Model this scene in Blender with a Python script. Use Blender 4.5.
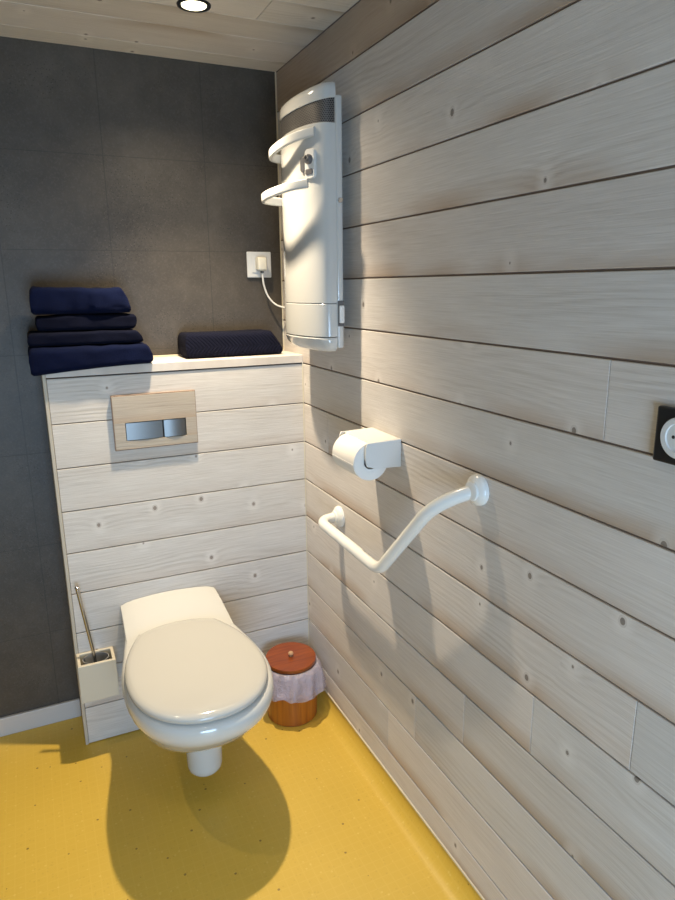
import bpy, bmesh, math, random
from math import sin, cos, pi, radians as R
from mathutils import Vector, Matrix, noise

sc = bpy.context.scene
for o in list(bpy.data.objects):
    bpy.data.objects.remove(o)
COL = sc.collection

# ------------------------------------------------------------------ camera
cd = bpy.data.cameras.new('camera')
cam = bpy.data.objects.new('camera', cd)
COL.objects.link(cam)
yaw, pitch, roll = -0.4333, 1.3266, -0.0107
cam.matrix_world = (Matrix.Translation((-0.8275, -2.0587, 1.4647)) @ Matrix.Rotation(yaw, 4, 'Z')
                    @ Matrix.Rotation(pitch, 4, 'X') @ Matrix.Rotation(roll, 4, 'Z'))
cd.sensor_fit = 'HORIZONTAL'
cd.sensor_width = 36
cd.lens = 36 * 657.65 / 675
cd.clip_start = 0.02
sc.camera = cam

# ------------------------------------------------------------------ world, window light, exposure
sc.view_settings.view_transform = 'Standard'
sc.view_settings.look = 'None'
sc.view_settings.gamma = 1
sc.view_settings.use_curve_mapping = False
sc.view_settings.exposure = 0.0
w = bpy.data.worlds.new('world')
sc.world = w
w.use_nodes = True
w.node_tree.nodes['Background'].inputs['Color'].default_value = (0.55, 0.72, 1.0, 1)
w.node_tree.nodes['Background'].inputs['Strength'].default_value = 1.2

SPOT_A = (-0.365, -0.242)      # ceiling spotlight in the picture
SPOT_C = (-1.35, -0.60)
SPOT_D = (-0.75, -1.75)
POWER_A, POWER_C, POWER_D = 122, 16, 14
BEAM, SPILL = 1.0, 0.13     # narrow beam and wide spill of each lamp
WARM = (1.0, 0.83, 0.60)

al = bpy.data.lights.new('daylight', 'AREA')
al.shape = 'RECTANGLE'
al.size, al.size_y = 0.95, 1.0
al.energy = 46
al.color = (0.44, 0.68, 1.0)
alo = bpy.data.objects.new('daylight', al)
alo.location = (-0.85, -3.25, 0.70)
alo.rotation_euler = (R(90), 0, 0)     # faces +y, through the window of the wall behind the camera
COL.objects.link(alo)

# ------------------------------------------------------------------ constants measured from the photograph
PITCH = 0.135       # cladding board
Z0 = 1.2145         # first joint, under the ledge board
DB = 0.178          # dark wall plane
BW = 0.804          # width of the boxed-in ledge
H = 2.143           # ceiling
XL, YF = -2.25, -3.1

# ------------------------------------------------------------------ helpers
def world_loc(p):
    v = Vector((0, 0, 0))
    while p is not None:
        v += Vector(p.location)
        p = p.parent
    return v

def obj(name, bm, mats, parent=None, smooth=False, **props):
    me = bpy.data.meshes.new(name)
    if parent is not None:
        bmesh.ops.translate(bm, verts=bm.verts, vec=-world_loc(parent))
    bm.normal_update()
    if smooth:
        ang = R(35) if smooth is True else R(smooth)
        for f in bm.faces: f.smooth = True
        for e in bm.edges:
            if len(e.link_faces) == 2 and e.calc_face_angle(0) > ang: e.smooth = False
    bm.to_mesh(me); bm.free()
    if not isinstance(mats, (list, tuple)): mats = [mats]
    for m in mats: me.materials.append(m)
    o = bpy.data.objects.new(name, me)
    COL.objects.link(o)
    if parent is not None: o.parent = parent
    for k, v in props.items(): o[k] = v
    return o

def thing(name, label, cat, loc, group=None):
    o = bpy.data.objects.new(name, None)
    o.empty_display_size = 0.05
    COL.objects.link(o)
    o.location = loc
    o['label'] = label; o['category'] = cat
    if group: o['group'] = group
    return o

def box(bm, x0, x1, y0, y1, z0, z1, bev=0, seg=2, mi=0):
    g = bmesh.ops.create_cube(bm, size=1)
    vs = g['verts']
    for v in vs:
        v.co = Vector(((x0 + x1) / 2 + v.co.x * (x1 - x0), (y0 + y1) / 2 + v.co.y * (y1 - y0), (z0 + z1) / 2 + v.co.z * (z1 - z0)))
    fs = list({f for v in vs for f in v.link_faces})
    for f in fs: f.material_index = mi
    if bev:
        es = list({e for v in vs for e in v.link_edges})
        r = bmesh.ops.bevel(bm, geom=es, offset=bev, segments=seg, affect='EDGES', profile=0.5)
        for f in r['faces']: f.material_index = mi
    return vs

def loft(bm, rings, cap0=True, cap1=True, closed=True, mi=0):
    """rings: lists of Vectors with the same count"""
    vr = [[bm.verts.new(p) for p in r] for r in rings]
    n = len(vr[0])
    for a, b in zip(vr[:-1], vr[1:]):
        for i in range(n if closed else n - 1):
            j = (i + 1) % n
            f = bm.faces.new((a[i], a[j], b[j], b[i])); f.material_index = mi
    if cap0: bm.faces.new(list(reversed(vr[0]))).material_index = mi
    if cap1: bm.faces.new(vr[-1]).material_index = mi
    return vr

def fix(bm):
    bmesh.ops.recalc_face_normals(bm, faces=bm.faces)
    return bm

def circ(cx, cy, z, rx, ry=None, n=40):
    ry = rx if ry is None else ry
    return [Vector((cx + rx * cos(2 * pi * i / n), cy + ry * sin(2 * pi * i / n), z)) for i in range(n)]

def lathe(bm, c, axis, prof, n=40, mi=0):
    """prof: (radius, distance along axis) from c"""
    a = Vector(axis).normalized()
    u = a.orthogonal().normalized(); v = a.cross(u)
    rings = [[Vector(c) + a * d + (u * cos(2 * pi * i / n) + v * sin(2 * pi * i / n)) * max(r, 1e-5) for i in range(n)] for r, d in prof]
    return loft(bm, rings, mi=mi)

def spline(pts, k=8):
    P = [Vector(p) for p in pts]
    P = [2 * P[0] - P[1]] + P + [2 * P[-1] - P[-2]]
    out = []
    for i in range(1, len(P) - 2):
        a, b, c, d = P[i - 1], P[i], P[i + 1], P[i + 2]
        for s in range(k):
            t = s / k
            out.append(0.5 * ((2 * b) + (c - a) * t + (2 * a - 5 * b + 4 * c - d) * t * t + (3 * b - a - 3 * c + d) * t ** 3))
    out.append(P[-2])
    return out

def tube(bm, path, r, n=16, mi=0):
    path = [Vector(p) for p in path]
    rings = []
    u = None
    for i, p in enumerate(path):
        t = (path[min(i + 1, len(path) - 1)] - path[max(i - 1, 0)]).normalized()
        if u is None: u = t.orthogonal().normalized()
        u = (u - t * u.dot(t)).normalized()
        v = t.cross(u)
        rr = r(i / (len(path) - 1)) if callable(r) else r
        rings.append([p + (u * cos(2 * pi * k / n) + v * sin(2 * pi * k / n)) * rr for k in range(n)])
    return loft(bm, rings, mi=mi)

def fillet_path(pts, rad, k=10):
    """polyline with rounded corners; rad = list for inner points"""
    P = [Vector(p) for p in pts]
    out = [P[0]]
    for i in range(1, len(P) - 1):
        a = (P[i - 1] - P[i]).normalized(); b = (P[i + 1] - P[i]).normalized()
        r = rad[i - 1]
        p0, p2 = P[i] + a * r, P[i] + b * r
        for s in range(k + 1):
            t = s / k
            out.append(p0 * (1 - t) ** 2 + P[i] * 2 * t * (1 - t) + p2 * t * t)
    out.append(P[-1])
    return out

# ------------------------------------------------------------------ materials
def mat(name, col=(0.8, 0.8, 0.8), rough=0.5, metal=0.0, **kw):
    m = bpy.data.materials.new(name)
    m.use_nodes = True
    b = m.node_tree.nodes['Principled BSDF']
    b.inputs['Base Color'].default_value = (*col, 1)
    b.inputs['Roughness'].default_value = rough
    b.inputs['Metallic'].default_value = metal
    for k, v in kw.items():
        b.inputs[k.replace('_', ' ')].default_value = v
    return m

class N:
    """tiny node builder"""
    def __init__(s, m):
        s.t = m.node_tree; s.b = s.t.nodes['Principled BSDF']
    def new(s, typ, **kw):
        n = s.t.nodes.new(typ)
        for k, v in kw.items(): setattr(n, k, v)
        return n
    def link(s, a, b): s.t.links.new(a, b)
    def setin(s, n, i, v):
        if v is None: return
        if hasattr(v, 'links') or isinstance(v, bpy.types.NodeSocket): s.link(v, n.inputs[i])
        else: n.inputs[i].default_value = v
    def math(s, op, a, b=None, c=None, clamp=False):
        n = s.new('ShaderNodeMath', operation=op, use_clamp=clamp)
        s.setin(n, 0, a); s.setin(n, 1, b); s.setin(n, 2, c)
        return n.outputs[0]
    def vmath(s, op, a, b=None):
        n = s.new('ShaderNodeVectorMath', operation=op)
        s.setin(n, 0, a); s.setin(n, 1, b)
        return n.outputs['Value'] if op in ('LENGTH', 'DISTANCE') else n.outputs[0]
    def noise(s, vec, scale=5, detail=3, rough=0.5, dist=0.0):
        n = s.new('ShaderNodeTexNoise')
        s.setin(n, 'Vector', vec); n.inputs['Scale'].default_value = scale; n.inputs['Detail'].default_value = detail
        n.inputs['Roughness'].default_value = rough; n.inputs['Distortion'].default_value = dist
        return n
    def ramp(s, fac, stops):
        n = s.new('ShaderNodeValToRGB')
        s.link(fac, n.inputs[0])
        e = n.color_ramp.elements
        while len(e) > 1: e.remove(e[-1])
        e[0].position = stops[0][0]; e[0].color = (*stops[0][1], 1)
        for p, c in stops[1:]:
            x = e.new(p); x.color = (*c, 1)
        return n.outputs[0]
    def rng(s, v, a, b, c=0.0, d=1.0):
        n = s.new('ShaderNodeMapRange'); s.link(v, n.inputs[0])
        for i, x in enumerate((a, b, c, d)): n.inputs[i + 1].default_value = x
        return n.outputs[0]
    def mix(s, fac, a, b, typ='MIX'):
        n = s.new('ShaderNodeMix', data_type='RGBA', blend_type=typ)
        s.setin(n, 0, fac)
        for i, v in ((6, a), (7, b)):
            if isinstance(v, tuple): n.inputs[i].default_value = (*v, 1)
            else: s.link(v, n.inputs[i])
        return n.outputs[2]
    def bump(s, h, strength=0.3, dist=0.002):
        n = s.new('ShaderNodeBump'); s.link(h, n.inputs['Height'])
        n.inputs['Strength'].default_value = strength; n.inputs['Distance'].default_value = dist
        s.link(n.outputs[0], s.b.inputs['Normal'])

def wood_mat(name, pale, grain, stain, knot, knots=0.58, stain_amt=0.75, rough=0.62):
    """brushed whitewashed softwood; UV = metres along / across the grain, UV2 = 0..1 across the board"""
    m = mat(name, pale, rough)
    n = N(m)
    uv = n.new('ShaderNodeUVMap', uv_map='UVMap').outputs[0]
    loc = n.new('ShaderNodeUVMap', uv_map='local').outputs[0]
    at = n.new('ShaderNodeVertexColor', layer_name='tone').outputs[0]
    # knots: stretched voronoi cells
    kv = n.vmath('MULTIPLY', uv, (5.8, 4.6, 1))
    vo = n.new('ShaderNodeTexVoronoi'); n.link(kv, vo.inputs['Vector']); vo.inputs['Scale'].default_value = 1.0
    vo.inputs['Randomness'].default_value = 0.85; vo.voronoi_dimensions = '2D'
    dv = n.vmath('DISTANCE', kv, vo.outputs['Position'])
    sep = n.new('ShaderNodeSeparateColor'); n.link(vo.outputs['Color'], sep.inputs[0])
    has = n.math('LESS_THAN', sep.outputs[0], knots)
    # grain
    warp = n.noise(n.vmath('MULTIPLY', uv, (1.3, 7.0, 1)), 1.0, 2).outputs[0]
    sx = n.new('ShaderNodeSeparateXYZ'); n.link(uv, sx.inputs[0])
    kk = n.math('MULTIPLY', n.math('POWER', 2.718, n.math('MULTIPLY', dv, -7.0)), has)
    ph = n.math('ADD', n.math('MULTIPLY', sx.outputs[1], 420.0), n.math('MULTIPLY', warp, 44.0))
    ph = n.math('ADD', ph, n.math('MULTIPLY', kk, 10.0))
    rings = n.math('MULTIPLY_ADD', n.math('SINE', ph), 0.5, 0.5)
    rings = n.math('POWER', rings, 1.6)
    amp = n.noise(n.vmath('MULTIPLY', uv, (1.0, 12.0, 1)), 1.0, 2).outputs[0]
    amp = n.rng(amp, 0.45, 0.72, 0.0, 1.0)
    fine = n.noise(n.vmath('MULTIPLY', uv, (9.0, 420.0, 1)), 1.0, 3, 0.6).outputs[0]
    g = n.math('MULTIPLY', rings, amp)
    g = n.math('ADD', n.math('MULTIPLY', g, 0.38), n.math('MULTIPLY', n.rng(fine, 0.35, 0.75), 0.50), clamp=True)
    c = n.mix(g, pale, grain)
    # blotchy whitewash
    bl = n.noise(n.vmath('MULTIPLY', uv, (3.0, 10.0, 1)), 1.0, 4, 0.6).outputs[0]
    c = n.mix(n.rng(bl, 0.45, 0.75, 0.0, 0.30), c, tuple(min(1, x * 1.12) for x in pale))
    # warm untreated wood shining through along the board edge
    sl = n.new('ShaderNodeSeparateXYZ'); n.link(loc, sl.inputs[0])
    ed = n.rng(sl.outputs[1], 0.34, 0.02, 0.0, 1.0)
    en = n.rng(n.noise(n.vmath('MULTIPLY', uv, (2.2, 5.0, 1)), 1.0, 2).outputs[0], 0.42, 0.60)
    st = n.math('MULTIPLY', n.math('MULTIPLY', ed, en), stain_amt, clamp=True)
    c = n.mix(st, c, stain)
    # knots and white scrape beside them
    halo = n.math('MULTIPLY', n.rng(dv, 0.16, 0.04), has)
    c = n.mix(n.math('MULTIPLY', halo, 0.5), c, tuple(min(1, x * 1.15) for x in pale))
    size = n.math('MULTIPLY_ADD', sep.outputs[1], 0.024, 0.010)
    core = n.math('MULTIPLY', n.math('LESS_THAN', dv, size), has)
    soft = n.math('MULTIPLY', n.math('LESS_THAN', dv, n.math('MULTIPLY', size, 1.7)), has)
    c = n.mix(n.math('MULTIPLY', soft, 0.35), c, grain)
    c = n.mix(n.math('MULTIPLY', core, 0.70), c, knot)
    c = n.mix(1.0, c, at, 'MULTIPLY')
    n.link(c, n.b.inputs['Base Color'])
    n.bump(n.math('SUBTRACT', 1.0, g), 0.35, 0.0012)
    return m

M = {}
M['wood'] = wood_mat('whitewashed_pine', (0.675, 0.63, 0.585), (0.42, 0.365, 0.315), (0.40, 0.27, 0.17), (0.10, 0.07, 0.05))
M['boxwood'] = wood_mat('ledge_pine', (0.66, 0.62, 0.565), (0.34, 0.285, 0.225), (0.46, 0.36, 0.27), (0.16, 0.11, 0.08), stain_amt=0.35, knots=0.36)
M['ceilwood'] = wood_mat('ceiling_pine', (0.68, 0.61, 0.52), (0.49, 0.41, 0.32), (0.36, 0.26, 0.16), (0.12, 0.07, 0.04), knots=0.8)
M['topwood'] = wood_mat('brown_top_board', (0.44, 0.35, 0.275), (0.31, 0.235, 0.17), (0.25, 0.17, 0.11), (0.08, 0.05, 0.03))  # uppermost wall board, darker and browner than the boards below it
M['oakplate'] = wood_mat('oak_veneer', (0.47, 0.40, 0.315), (0.22, 0.165, 0.115), (0.40, 0.29, 0.19), (0.15, 0.09, 0.05), knots=0.05, rough=0.5)
M['gap'] = mat('board_gap', (0.24, 0.17, 0.125), 0.9)
M['trimwood'] = mat('pale_trim_wood', (0.50, 0.44, 0.34), 0.55)
M['cream_strip'] = mat('cream_strip', (0.66, 0.60, 0.46), 0.45)
M['white_paint'] = mat('white_painted_board', (0.55, 0.51, 0.47), 0.5)
M['ceramic'] = mat('white_ceramic', (0.60, 0.595, 0.56), 0.09, Specular_IOR_Level=0.6, Coat_Weight=0.3, Coat_Roughness=0.03)
M['lid'] = mat('toilet_lid_plastic', (0.52, 0.51, 0.47), 0.12)
M['plastic'] = mat('white_plastic', (0.68, 0.675, 0.65), 0.28)
M['heater'] = mat('heater_gloss', (0.52, 0.52, 0.50), 0.16, Coat_Weight=0.4, Coat_Roughness=0.08)
M['arm'] = mat('heater_arm', (0.50, 0.50, 0.48), 0.33)
M['enamel'] = mat('white_tube_enamel', (0.78, 0.78, 0.75), 0.22)
M['chrome'] = mat('chrome', (0.72, 0.72, 0.72), 0.16, 1.0)
M['brushed'] = mat('brushed_button', (0.16, 0.155, 0.145), 0.36, 1.0)
M['darkplastic'] = mat('dark_plastic', (0.012, 0.012, 0.013), 0.35)
M['grey'] = mat('grey_plastic', (0.10, 0.10, 0.105), 0.35)
M['dark'] = mat('dark_gap', (0.02, 0.018, 0.016), 0.8)
M['liner'] = mat('holder_cup', (0.25, 0.25, 0.25), 0.2)
M['wall'] = mat('painted_wall', (0.52, 0.48, 0.43), 0.8)
M['outside'] = mat('window_frame_paint', (0.7, 0.7, 0.7), 0.5)

def tex_rough_paper():
    m = mat('tissue_paper', (0.80, 0.775, 0.73), 0.9)
    n = N(m); co = n.new('ShaderNodeTexCoord').outputs['Object']
    h = n.noise(co, 320, 3).outputs[0]
    n.bump(h, 0.25, 0.001)
    return m
M['paper'] = tex_rough_paper()

def concrete():
    m = mat('dark_concrete_panels', (0.06, 0.06, 0.06), 0.5)
    n = N(m); co = n.new('ShaderNodeTexCoord').outputs['Object']
    sep = n.new('ShaderNodeSeparateXYZ'); n.link(co, sep.inputs[0])
    x, z = sep.outputs[0], sep.outputs[2]
    big = n.noise(co, 3.2, 4, 0.6).outputs[0]
    mid = n.noise(co, 16, 4, 0.65).outputs[0]
    fine = n.noise(co, 150, 3, 0.7).outputs[0]
    c = n.ramp(n.math('ADD', n.math('MULTIPLY', big, 0.6), n.math('MULTIPLY', mid, 0.4)),
               [(0.33, (0.042, 0.034, 0.025)), (0.5, (0.059, 0.049, 0.037)), (0.68, (0.083, 0.070, 0.054))])
    c = n.mix(n.rng(fine, 0.5, 0.75, 0, 0.4), c, (0.11, 0.097, 0.082))
    # pits, clustered
    pv = n.new('ShaderNodeTexVoronoi'); n.link(co, pv.inputs['Vector']); pv.inputs['Scale'].default_value = 130
    cl = n.rng(n.noise(co, 5.0, 2).outputs[0], 0.48, 0.62)
    pit = n.math('MULTIPLY', n.math('LESS_THAN', pv.outputs['Distance'], 0.21), cl)
    c = n.mix(n.math('MULTIPLY', pit, 0.7), c, (0.015, 0.013, 0.011))
    pv2 = n.new('ShaderNodeTexVoronoi'); n.link(n.vmath('ADD', co, (3.3, 1.1, 7.2)), pv2.inputs['Vector']); pv2.inputs['Scale'].default_value = 95
    lt = n.math('MULTIPLY', n.math('LESS_THAN', pv2.outputs['Distance'], 0.16), cl)
    c = n.mix(n.math('MULTIPLY', lt, 0.35), c, (0.14, 0.12, 0.095))
    # joints
    def line(v, p, wd=0.0016):
        return n.math('LESS_THAN', n.math('ABSOLUTE', n.math('SUBTRACT', v, p)), wd)
    j = None
    for p in (-0.252, -0.562, -0.872, -1.182, -1.49, -1.80, -2.1):
        l = line(x, p); j = l if j is None else n.math('MAXIMUM', j, l)
    for p in (1.855, 1.58, 1.27, 0.96, 0.65, 0.34):
        j = n.math('MAXIMUM', j, line(z, p, 0.0013))
    c = n.mix(n.math('MULTIPLY', j, 0.45), c, (0.02, 0.018, 0.016))
    n.link(c, n.b.inputs['Base Color'])
    h = n.math('SUBTRACT', n.math('ADD', fine, mid), n.math('ADD', pit, n.math('MULTIPLY', j, 0.8)))
    n.bump(h, 0.35, 0.0015)
    return m
M['concrete'] = concrete()

def vinyl():
    m = mat('yellow_vinyl', (0.62, 0.40, 0.05), 0.42)
    n = N(m); co = n.new('ShaderNodeTexCoord').outputs['Object']
    big = n.noise(co, 2.0, 3).outputs[0]
    c = n.mix(n.rng(big, 0.3, 0.7), (0.62, 0.405, 0.052), (0.68, 0.455, 0.070))
    def specks(scale, thr, keep, off):
        v = n.new('ShaderNodeTexVoronoi'); n.link(n.vmath('ADD', co, off), v.inputs['Vector']); v.inputs['Scale'].default_value = scale
        s = n.new('ShaderNodeSeparateColor'); n.link(v.outputs['Color'], s.inputs[0])
        return n.math('MULTIPLY', n.math('LESS_THAN', v.outputs['Distance'], thr), n.math('LESS_THAN', s.outputs[0], keep))
    c = n.mix(n.math('MULTIPLY', specks(95, 0.26, 0.30, (0, 0, 0)), 0.16), c, (0.40, 0.21, 0.03))
    c = n.mix(n.math('MULTIPLY', specks(70, 0.22, 0.22, (5, 2, 0)), 0.15), c, (0.95, 0.80, 0.30))
    c = n.mix(n.math('MULTIPLY', specks(26, 0.09, 0.5, (1, 8, 0)), 0.75), c, (0.16, 0.08, 0.02))
    # embossed small squares
    s = n.new('ShaderNodeSeparateXYZ'); n.link(co, s.inputs[0])
    def gl(v):
        f = n.math('FRACT', n.math('MULTIPLY', v, 1 / 0.025))
        return n.math('LESS_THAN', n.math('ABSOLUTE', n.math('SUBTRACT', f, 0.5)), 0.06)
    g = n.math('MAXIMUM', gl(s.outputs[0]), gl(s.outputs[1]))
    c = n.mix(n.math('MULTIPLY', g, 0.06), c, (0.92, 0.72, 0.22))
    n.link(c, n.b.inputs['Base Color'])
    f = n.noise(co, 260, 2).outputs[0]
    n.bump(n.math('ADD', f, n.math('MULTIPLY', g, 0.35)), 0.12, 0.0008)
    return m
M['vinyl'] = vinyl()

def terry(name, c0, c1, pattern=False):
    m = mat(name, c0, 1.0, Specular_IOR_Level=0.15)
    n = N(m); co = n.new('ShaderNodeTexCoord').outputs['Object']
    f = n.noise(co, 380, 3, 0.7).outputs[0]
    b = n.noise(co, 14, 3).outputs[0]
    h = f
    k = n.rng(n.math('ADD', n.math('MULTIPLY', f, 0.6), n.math('MULTIPLY', b, 0.4)), 0.35, 0.65)
    c = n.mix(k, c0, c1)
    if pattern:
        s = n.new('ShaderNodeSeparateXYZ'); n.link(co, s.inputs[0])
        zz = n.math('PINGPONG', n.math('ADD', s.outputs[1], n.math('MULTIPLY', s.outputs[2], 0.9)), 0.035)
        w_ = n.math('SINE', n.math('MULTIPLY', n.math('ADD', n.math('MULTIPLY', s.outputs[0], 1.0), zz), 520.0))
        w_ = n.rng(w_, -0.3, 0.6)
        c = n.mix(n.math('MULTIPLY', w_, 0.55), c, tuple(x * 0.35 for x in c0))
        h = n.math('SUBTRACT', n.math('MULTIPLY', f, 0.5), w_)
    n.link(c, n.b.inputs['Base Color'])
    n.bump(h, 0.7, 0.003)
    return m
M['towel'] = terry('navy_terry', (0.0006, 0.0024, 0.0145), (0.0015, 0.0050, 0.028))
M['towel2'] = terry('dark_navy_terry', (0.0008, 0.0015, 0.0075), (0.0016, 0.0032, 0.014))
M['towel_pattern'] = terry('patterned_navy_terry', (0.0042, 0.0050, 0.0145), (0.0065, 0.0078, 0.021), True)

def varnished(name, a, b, axis):
    m = mat(name, a, 0.33, Coat_Weight=0.3, Coat_Roughness=0.2)
    n = N(m); co = n.new('ShaderNodeTexCoord').outputs['Object']
    sc_ = (60, 60, 3) if axis == 'z' else (6, 55, 30)
    g = n.noise(n.vmath('MULTIPLY', co, sc_), 1.0, 4, 0.6, 0.4).outputs[0]
    c = n.mix(n.rng(g, 0.35, 0.68), a, b)
    n.link(c, n.b.inputs['Base Color'])
    n.bump(g, 0.15, 0.001)
    return m
M['binwood'] = varnished('varnished_bin_wood', (0.40, 0.120, 0.012), (0.24, 0.060, 0.008), 'z')
M['binlid'] = varnished('varnished_lid_wood', (0.28, 0.062, 0.007), (0.16, 0.028, 0.004), 'x')
M['knobwood'] = mat('knob_wood', (0.50, 0.30, 0.16), 0.4)

def bag():
    m = mat('bin_bag_film', (0.74, 0.68, 0.78), 0.2, Transmission_Weight=0.35, Alpha=0.62)
    n = N(m); co = n.new('ShaderNodeTexCoord').outputs['Object']
    n.bump(n.noise(co, 55, 3, 0.6, 1.5).outputs[0], 0.9, 0.01)
    return m
M['bag'] = bag()

def grille():
    m = mat('grille_mesh', (0.30, 0.30, 0.30), 0.4, 0.6)
    n = N(m); uv = n.new('ShaderNodeUVMap', uv_map='UVMap').outputs[0]
    s = n.new('ShaderNodeSeparateXYZ'); n.link(uv, s.inputs[0])
    k = 1 / 0.0062
    v = n.math('MULTIPLY', s.outputs[1], k * 1.15)
    row = n.math('MULTIPLY', n.math('FLOORED_MODULO', n.math('FLOOR', v), 2.0), 0.5)
    u = n.math('ADD', n.math('MULTIPLY', s.outputs[0], k), row)
    fu = n.math('SUBTRACT', n.math('FRACT', u), 0.5); fv = n.math('SUBTRACT', n.math('FRACT', v), 0.5)
    d = n.math('SQRT', n.math('ADD', n.math('MULTIPLY', fu, fu), n.math('MULTIPLY', fv, fv)))
    hole = n.math('LESS_THAN', d, 0.36)
    c = n.mix(hole, (0.20, 0.19, 0.18), (0.008, 0.008, 0.010))
    n.link(c, n.b.inputs['Base Color'])
    n.link(n.math('SUBTRACT', 0.6, n.math('MULTIPLY', hole, 0.6)), n.b.inputs['Metallic'])
    n.bump(n.math('SUBTRACT', 1.0, hole), 0.5, 0.001)
    return m
M['grille'] = grille()

def emis(name, col, st):
    m = mat(name, col, 0.5)
    b = m.node_tree.nodes['Principled BSDF']
    b.inputs['Emission Color'].default_value = (*col, 1)
    b.inputs['Emission Strength'].default_value = st
    return m
M['bulb'] = emis('lamp_glass', (1.0, 0.92, 0.62), 4)

# ------------------------------------------------------------------ board cladding
class Boards:
    """one mesh of separate boards with real gaps; each board gets grain UVs, 0..1 local UVs and its own tone"""
    def __init__(s, seed):
        s.bm = bmesh.new(); s.uv = s.bm.loops.layers.uv.new('UVMap'); s.lo = s.bm.loops.layers.uv.new('local')
        s.tc = s.bm.loops.layers.color.new('tone'); s.r = random.Random(seed)
    def board(s, O, U, V, W, u0, u1, v0, v1, th=0.012, gap=0.0030, bev=0.0016, gu=0.0006, tone=None, mi=0):
        """O origin, U along, V across (up), W outward normal; face at W*0, back at -th"""
        O, U, V, W = map(Vector, (O, U, V, W))
        a0, a1, b0, b1 = u0 + gu, u1 - gu, v0 + gap / 2, v1 - gap / 2
        def ring(d, i): return [O + U * p + V * q + W * d for p, q in ((a0 + i * .4, b0 + i), (a1 - i * .4, b0 + i), (a1 - i * .4, b1 - i), (a0 + i * .4, b1 - i))]
        nf = len(s.bm.faces)
        s.bm.faces.ensure_lookup_table()
        loft(s.bm, [ring(-th, 0), ring(-bev, 0), ring(-bev * .35, bev * .35), ring(0, bev)], cap0=False, mi=mi)
        s.bm.faces.ensure_lookup_table()
        off = (s.r.uniform(0, 40), s.r.randint(3, 90) * 1.37)
        t = s.r.uniform(0.95, 1.05) if tone is None else tone
        wv = s.r.uniform(-0.015, 0.015)
        for f in s.bm.faces[nf:]:
            for l in f.loops:
                d = l.vert.co - O
                u, v = d.dot(U), d.dot(V)
                l[s.uv].uv = (u + off[0], v + off[1])
                l[s.lo].uv = ((u - u0) / (u1 - u0), (v - v0) / (v1 - v0))
                l[s.tc] = (t + wv, t, t - wv, 1)
    def backing(s, O, U, V, W, u0, u1, v0, v1, d, mi=1, th=0.01):
        O, U, V, W = map(Vector, (O, U, V, W))
        r = lambda dd: [O + U * p + V * q + W * dd for p, q in ((u0, v0), (u1, v0), (u1, v1), (u0, v1))]
        loft(s.bm, [r(-d - th), r(-d)], mi=mi)

# right wall: u = -y (towards the camera), v = z, normal -x
rw = Boards(4)
WO, WU, WV, WW = (0, 0, 0), (0, -1, 0), (0, 0, 1), (-1, 0, 0)
zs = [Z0 + 6 * PITCH - i * PITCH for i in range(15)]      # 2.0245 ... 0.1345
edges = [H] + zs + [0.058]
# board i lies between edges[i] (top) and edges[i+1]; board 0 = browner top board; board 6 lies between g-1 and g0
JT = {6: [1.298], 8: [0.2, 2.5], 10: [1.414], 11: [1.182], 12: [0.96], 13: [0.747, 2.4], 14: [0.60, 2.1], 3: [2.0], 1: [2.3]}
for i in range(len(edges) - 1):
    us = [-DB] + JT.get(i, []) + [-YF]
    for a, b in zip(us[:-1], us[1:]):
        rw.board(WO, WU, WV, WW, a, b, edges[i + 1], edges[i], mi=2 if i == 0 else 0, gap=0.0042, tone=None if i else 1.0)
rw.backing(WO, WU, WV, WW, -DB, -YF, -0.02, H, 0.005)
o = obj('wall_right', fix(rw.bm), [M['wood'], M['gap'], M['topwood']], kind='structure')

# ceiling: u = x, v = y, normal -z
cb = Boards(9)
ys = [DB, 0.082, -0.082, -0.212, -0.346]
while ys[-1] > YF: ys.append(ys[-1] - 0.14)
ys[-1] = YF
CJ = {3: [-0.195], 1: [-1.3], 2: [-1.7], 4: [-1.1], 5: [-0.5]}
HOLES = [SPOT_A, SPOT_C, SPOT_D]
rnd = random.Random(3)
for i in range(len(ys) - 1):
    us = [XL] + CJ.get(i, [rnd.uniform(-1.9, -0.4)]) + [0]
    for a, b in zip(us[:-1], us[1:]):
        cb.board((0, 0, H), (1, 0, 0), (0, 1, 0), (0, 0, -1), a, b, ys[i + 1], ys[i], gap=0.002, bev=0.001)
cb.backing((0, 0, H), (1, 0, 0), (0, 1, 0), (0, 0, -1), XL - .1, 0.02, YF - .1, DB + .02, 0.005, th=0.04)
obj('ceiling', fix(cb.bm), [M['ceilwood'], M['gap']], kind='structure')

# floor with a coved upstand along the right wall
bm = bmesh.new()
prof = [(XL, 0.0), (-0.05, 0.0)]
for k in range(1, 7):
    a = k / 6 * pi / 2
    prof.append((-0.05 + 0.0485 * sin(a), 0.05 - 0.05 * cos(a)))
prof.append((-0.0015, 0.056))
rings = [[Vector((x, y, z)) for x, z in prof] + [Vector((0.004, y, 0.056)), Vector((0.004, y, -0.06)), Vector((XL, y, -0.06))] for y in (YF, DB)]
loft(bm, rings)
obj('floor', fix(bm), M['vinyl'], smooth=40, kind='structure')
bm = bmesh.new()
box(bm, -0.0045, 0.0, YF, -0.0, 0.0565, 0.0625, 0.001, 1)
obj('trim_1', bm, M['cream_strip'], kind='structure')

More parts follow.
